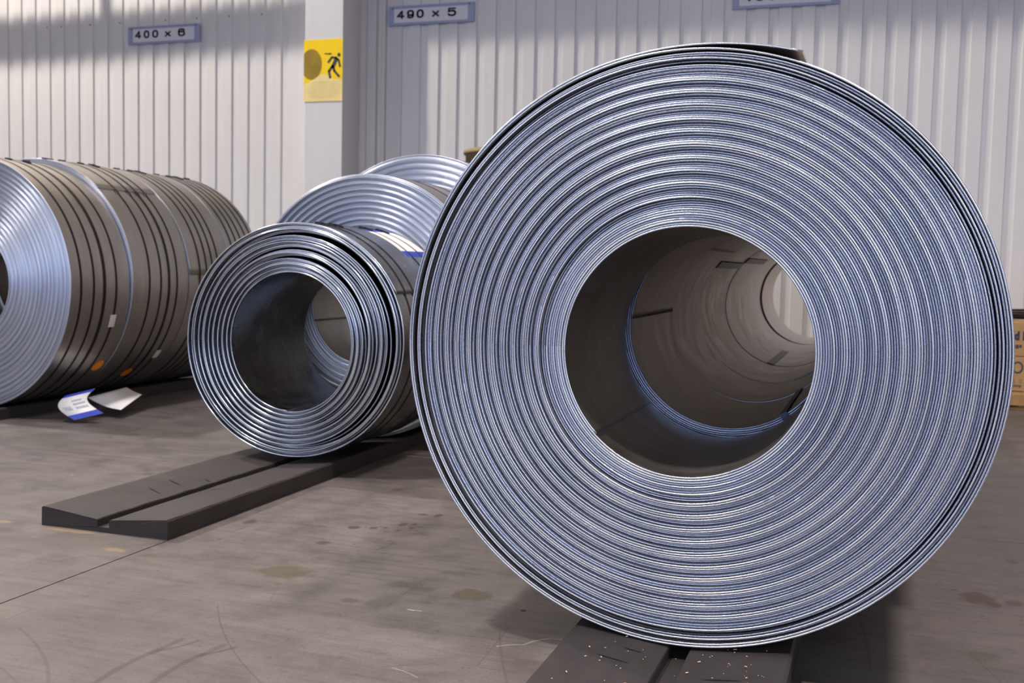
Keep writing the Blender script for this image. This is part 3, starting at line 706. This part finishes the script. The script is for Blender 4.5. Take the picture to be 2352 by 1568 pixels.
def limb(bm, pts, w):
    for (x0, z0), (x1, z1) in zip(pts, pts[1:]):
        L = math.hypot(x1-x0, z1-z0); nx, nz = -(z1-z0)/L*w/2, (x1-x0)/L*w/2; ex, ez = (x1-x0)/L*w*.35, (z1-z0)/L*w*.35
        q = [(x0-ex+nx, z0-ez+nz), (x0-ex-nx, z0-ez-nz), (x1+ex-nx, z1+ez-nz), (x1+ex+nx, z1+ez+nz)]
        bm.faces.new([bm.verts.new((x, -.0022, z)) for x, z in q])
bm = bmesh.new()
def q(px, py): # crop pixel -> sign metres
    return (-w2+(px-125)/580*.35, .492-(py-(215-(px-125)/580*33))/915*.492)
limb(bm, [q(492, 535), q(545, 462), q(610, 468), q(648, 500), q(665, 590)], .016)
limb(bm, [q(612, 480), q(560, 600)], .030)
limb(bm, [q(556, 590), q(503, 665), q(522, 758)], .019)
limb(bm, [q(565, 590), q(585, 660), q(652, 735)], .019)
hd = q(650, 422); bm.faces.new([bm.verts.new((hd[0]+.0135*math.cos(a*PI/8), -.0022, hd[1]+.0155*math.sin(a*PI/8))) for a in range(16)])
bmo('figure', bm, M_NAVY, ys)
bm = bmesh.new(); limb(bm, [q(440, 410), q(515, 410)], .009)
bm.faces.new([bm.verts.new((x, -.0022, z)) for x, z in (q(510, 395), q(510, 425), q(552, 408))]); bmo('arrow', bm, M_OLIVE2, ys)

# ------------------------------------------------------------------ boxes by the wall at the right
def pallet(label, x0, x1, y0, y1):
    r = empty('pallet', ((x0+x1)/2, (y0+y1)/2, 0)); tag(r, label, 'pallet'); w = (x1-x0)/2; dd = (y1-y0)/2
    for k in range(3): box('bearer', -w+(w-.05)*k, -w+.10+(w-.05)*k, -dd, dd, .018, .092, M_WOOD, r, .002)
    for k in range(7):
        a = -w+k*(2*w-.09)/6; box('deck_board', a, a+.09, -dd, dd, .0925, .11, M_WOOD, r, .002)
    for k in range(3):
        a = -dd+k*(2*dd-.09)/2; box('bottom_board', -w, w, a, a+.09, 0, .018, M_WOOD, r, .002)
    box('front_board', -w, w, -dd-.018, -dd, .03, .10, M_WOOD, r, .002)
    return r
pallet('wooden pallet under the two cardboard boxes at the right edge', .62, 1.62, 7.22, 7.95)
def carton(label, x0, x1, y0, y1, z0, z1, texts):
    r = empty('cardboard_box', ((x0+x1)/2, (y0+y1)/2, z0)); tag(r, label, 'box'); w = (x1-x0)/2; dd = (y1-y0)/2; h = z1-z0
    bm = bmesh.new(); boxbm(bm, -w, w, -dd, dd, 0, h, .004); bmo('carton_body', bm, M_CARD, r)
    box('flap', -w+.003, w-.003, -dd+.003, -.002, h, h+.004, M_CARD, r); box('flap', -w+.003, w-.003, .002, dd-.003, h, h+.004, M_CARD, r)
    box('tape', -w, w, -.03, .03, h+.004, h+.005, M_FAINT, r)
    for ch_, a, b, z_0, z_1, m, bo in texts: glyph('printed_letter', ch_, a-(x0+x1)/2, b-(x0+x1)/2, z_0-z0, z_1-z0, m, r, -dd-.0006, bo)
carton('lower cardboard box with large blue serif letter, on the pallet', .66, 1.56, 7.24, 7.9, .115, .325,
       [('O', .788, .850, .225, .300, M_NAVY, .0), ('S', .790, .811, .165, .190, M_GREYP, .0), ('T', .826, .850, .165, .190, M_GREYP, 0)] +
       [(c_, .782+.015*i+(.006 if c_ == 'p' else 0), .782+.015*i+(.018 if c_ == 'm' else .012)+(.006 if c_ == 'p' else 0), .136 if c_ == 'p' else .142, .155, M_NAVY, .002) for i, c_ in enumerate('comp')])
carton('upper cardboard box with bold dark lettering, stacked on the other', .66, 1.56, 7.24, 7.9, .331, .54,
       [('d', .790, .820, .43, .487, M_NAVY, .006), ('l', .838, .850, .43, .487, M_NAVY, .006), ('n', .784, .799, .385, .403, M_NAVY, .004), ('g', .802, .818, .379, .403, M_NAVY, .004), ('s', .821, .835, .385, .403, M_NAVY, .004)])
# dark coiled strapping on the top box
r = empty('strapping_roll', (.98, 7.5, .546)); tag(r, 'dark roll of strapping lying on top of the cardboard boxes', 'strapping roll')
for k in range(5):
    v, f = [], []; n, m = 40, 8; Rr = .15+.008*k; zz = .012+.011*k
    for i in range(n):
        a = 2*PI*i/n; rr = Rr+.006*math.sin(3*a+k)
        for j in range(m): b = 2*PI*j/m; v.append(((rr+.008*math.cos(b))*math.cos(a)*1.35, (rr+.008*math.cos(b))*math.sin(a), zz+.007*math.sin(b)+.003*math.sin(2*a+k)))
    for i in range(n):
        for j in range(m): f.append((i*m+j, ((i+1) % n)*m+j, ((i+1) % n)*m+(j+1) % m, i*m+(j+1) % m))
    pyd('strapping_loop', v, f, M_BLACK, r, smooth=True)
# cardboard drum standing behind the middle row
bm = bmesh.new(); prof = [(.17, 0), (.25, 0), (.25, 1.60), (.262, 1.60), (.268, 1.612), (.262, 1.63), (.24, 1.638), (.0, 1.638)]
vs = [[bm.verts.new((r_*math.cos(2*PI*i/40), r_*math.sin(2*PI*i/40), z_)) for r_, z_ in prof[:-1]] for i in range(40)]
top = bm.verts.new((0, 0, 1.632))
for i in range(40):
    a, b = vs[i], vs[(i+1) % 40]
    for j in range(len(a)-1): bm.faces.new((a[j], b[j], b[j+1], a[j+1]))
    bm.faces.new((a[-1], b[-1], top))
o = bmo('cardboard_drum', bm, M_DRUM, None, (-2.62, 7.3, 0), smooth=True); tag(o, 'tan cardboard drum whose rim peeks out behind the middle row', 'drum')
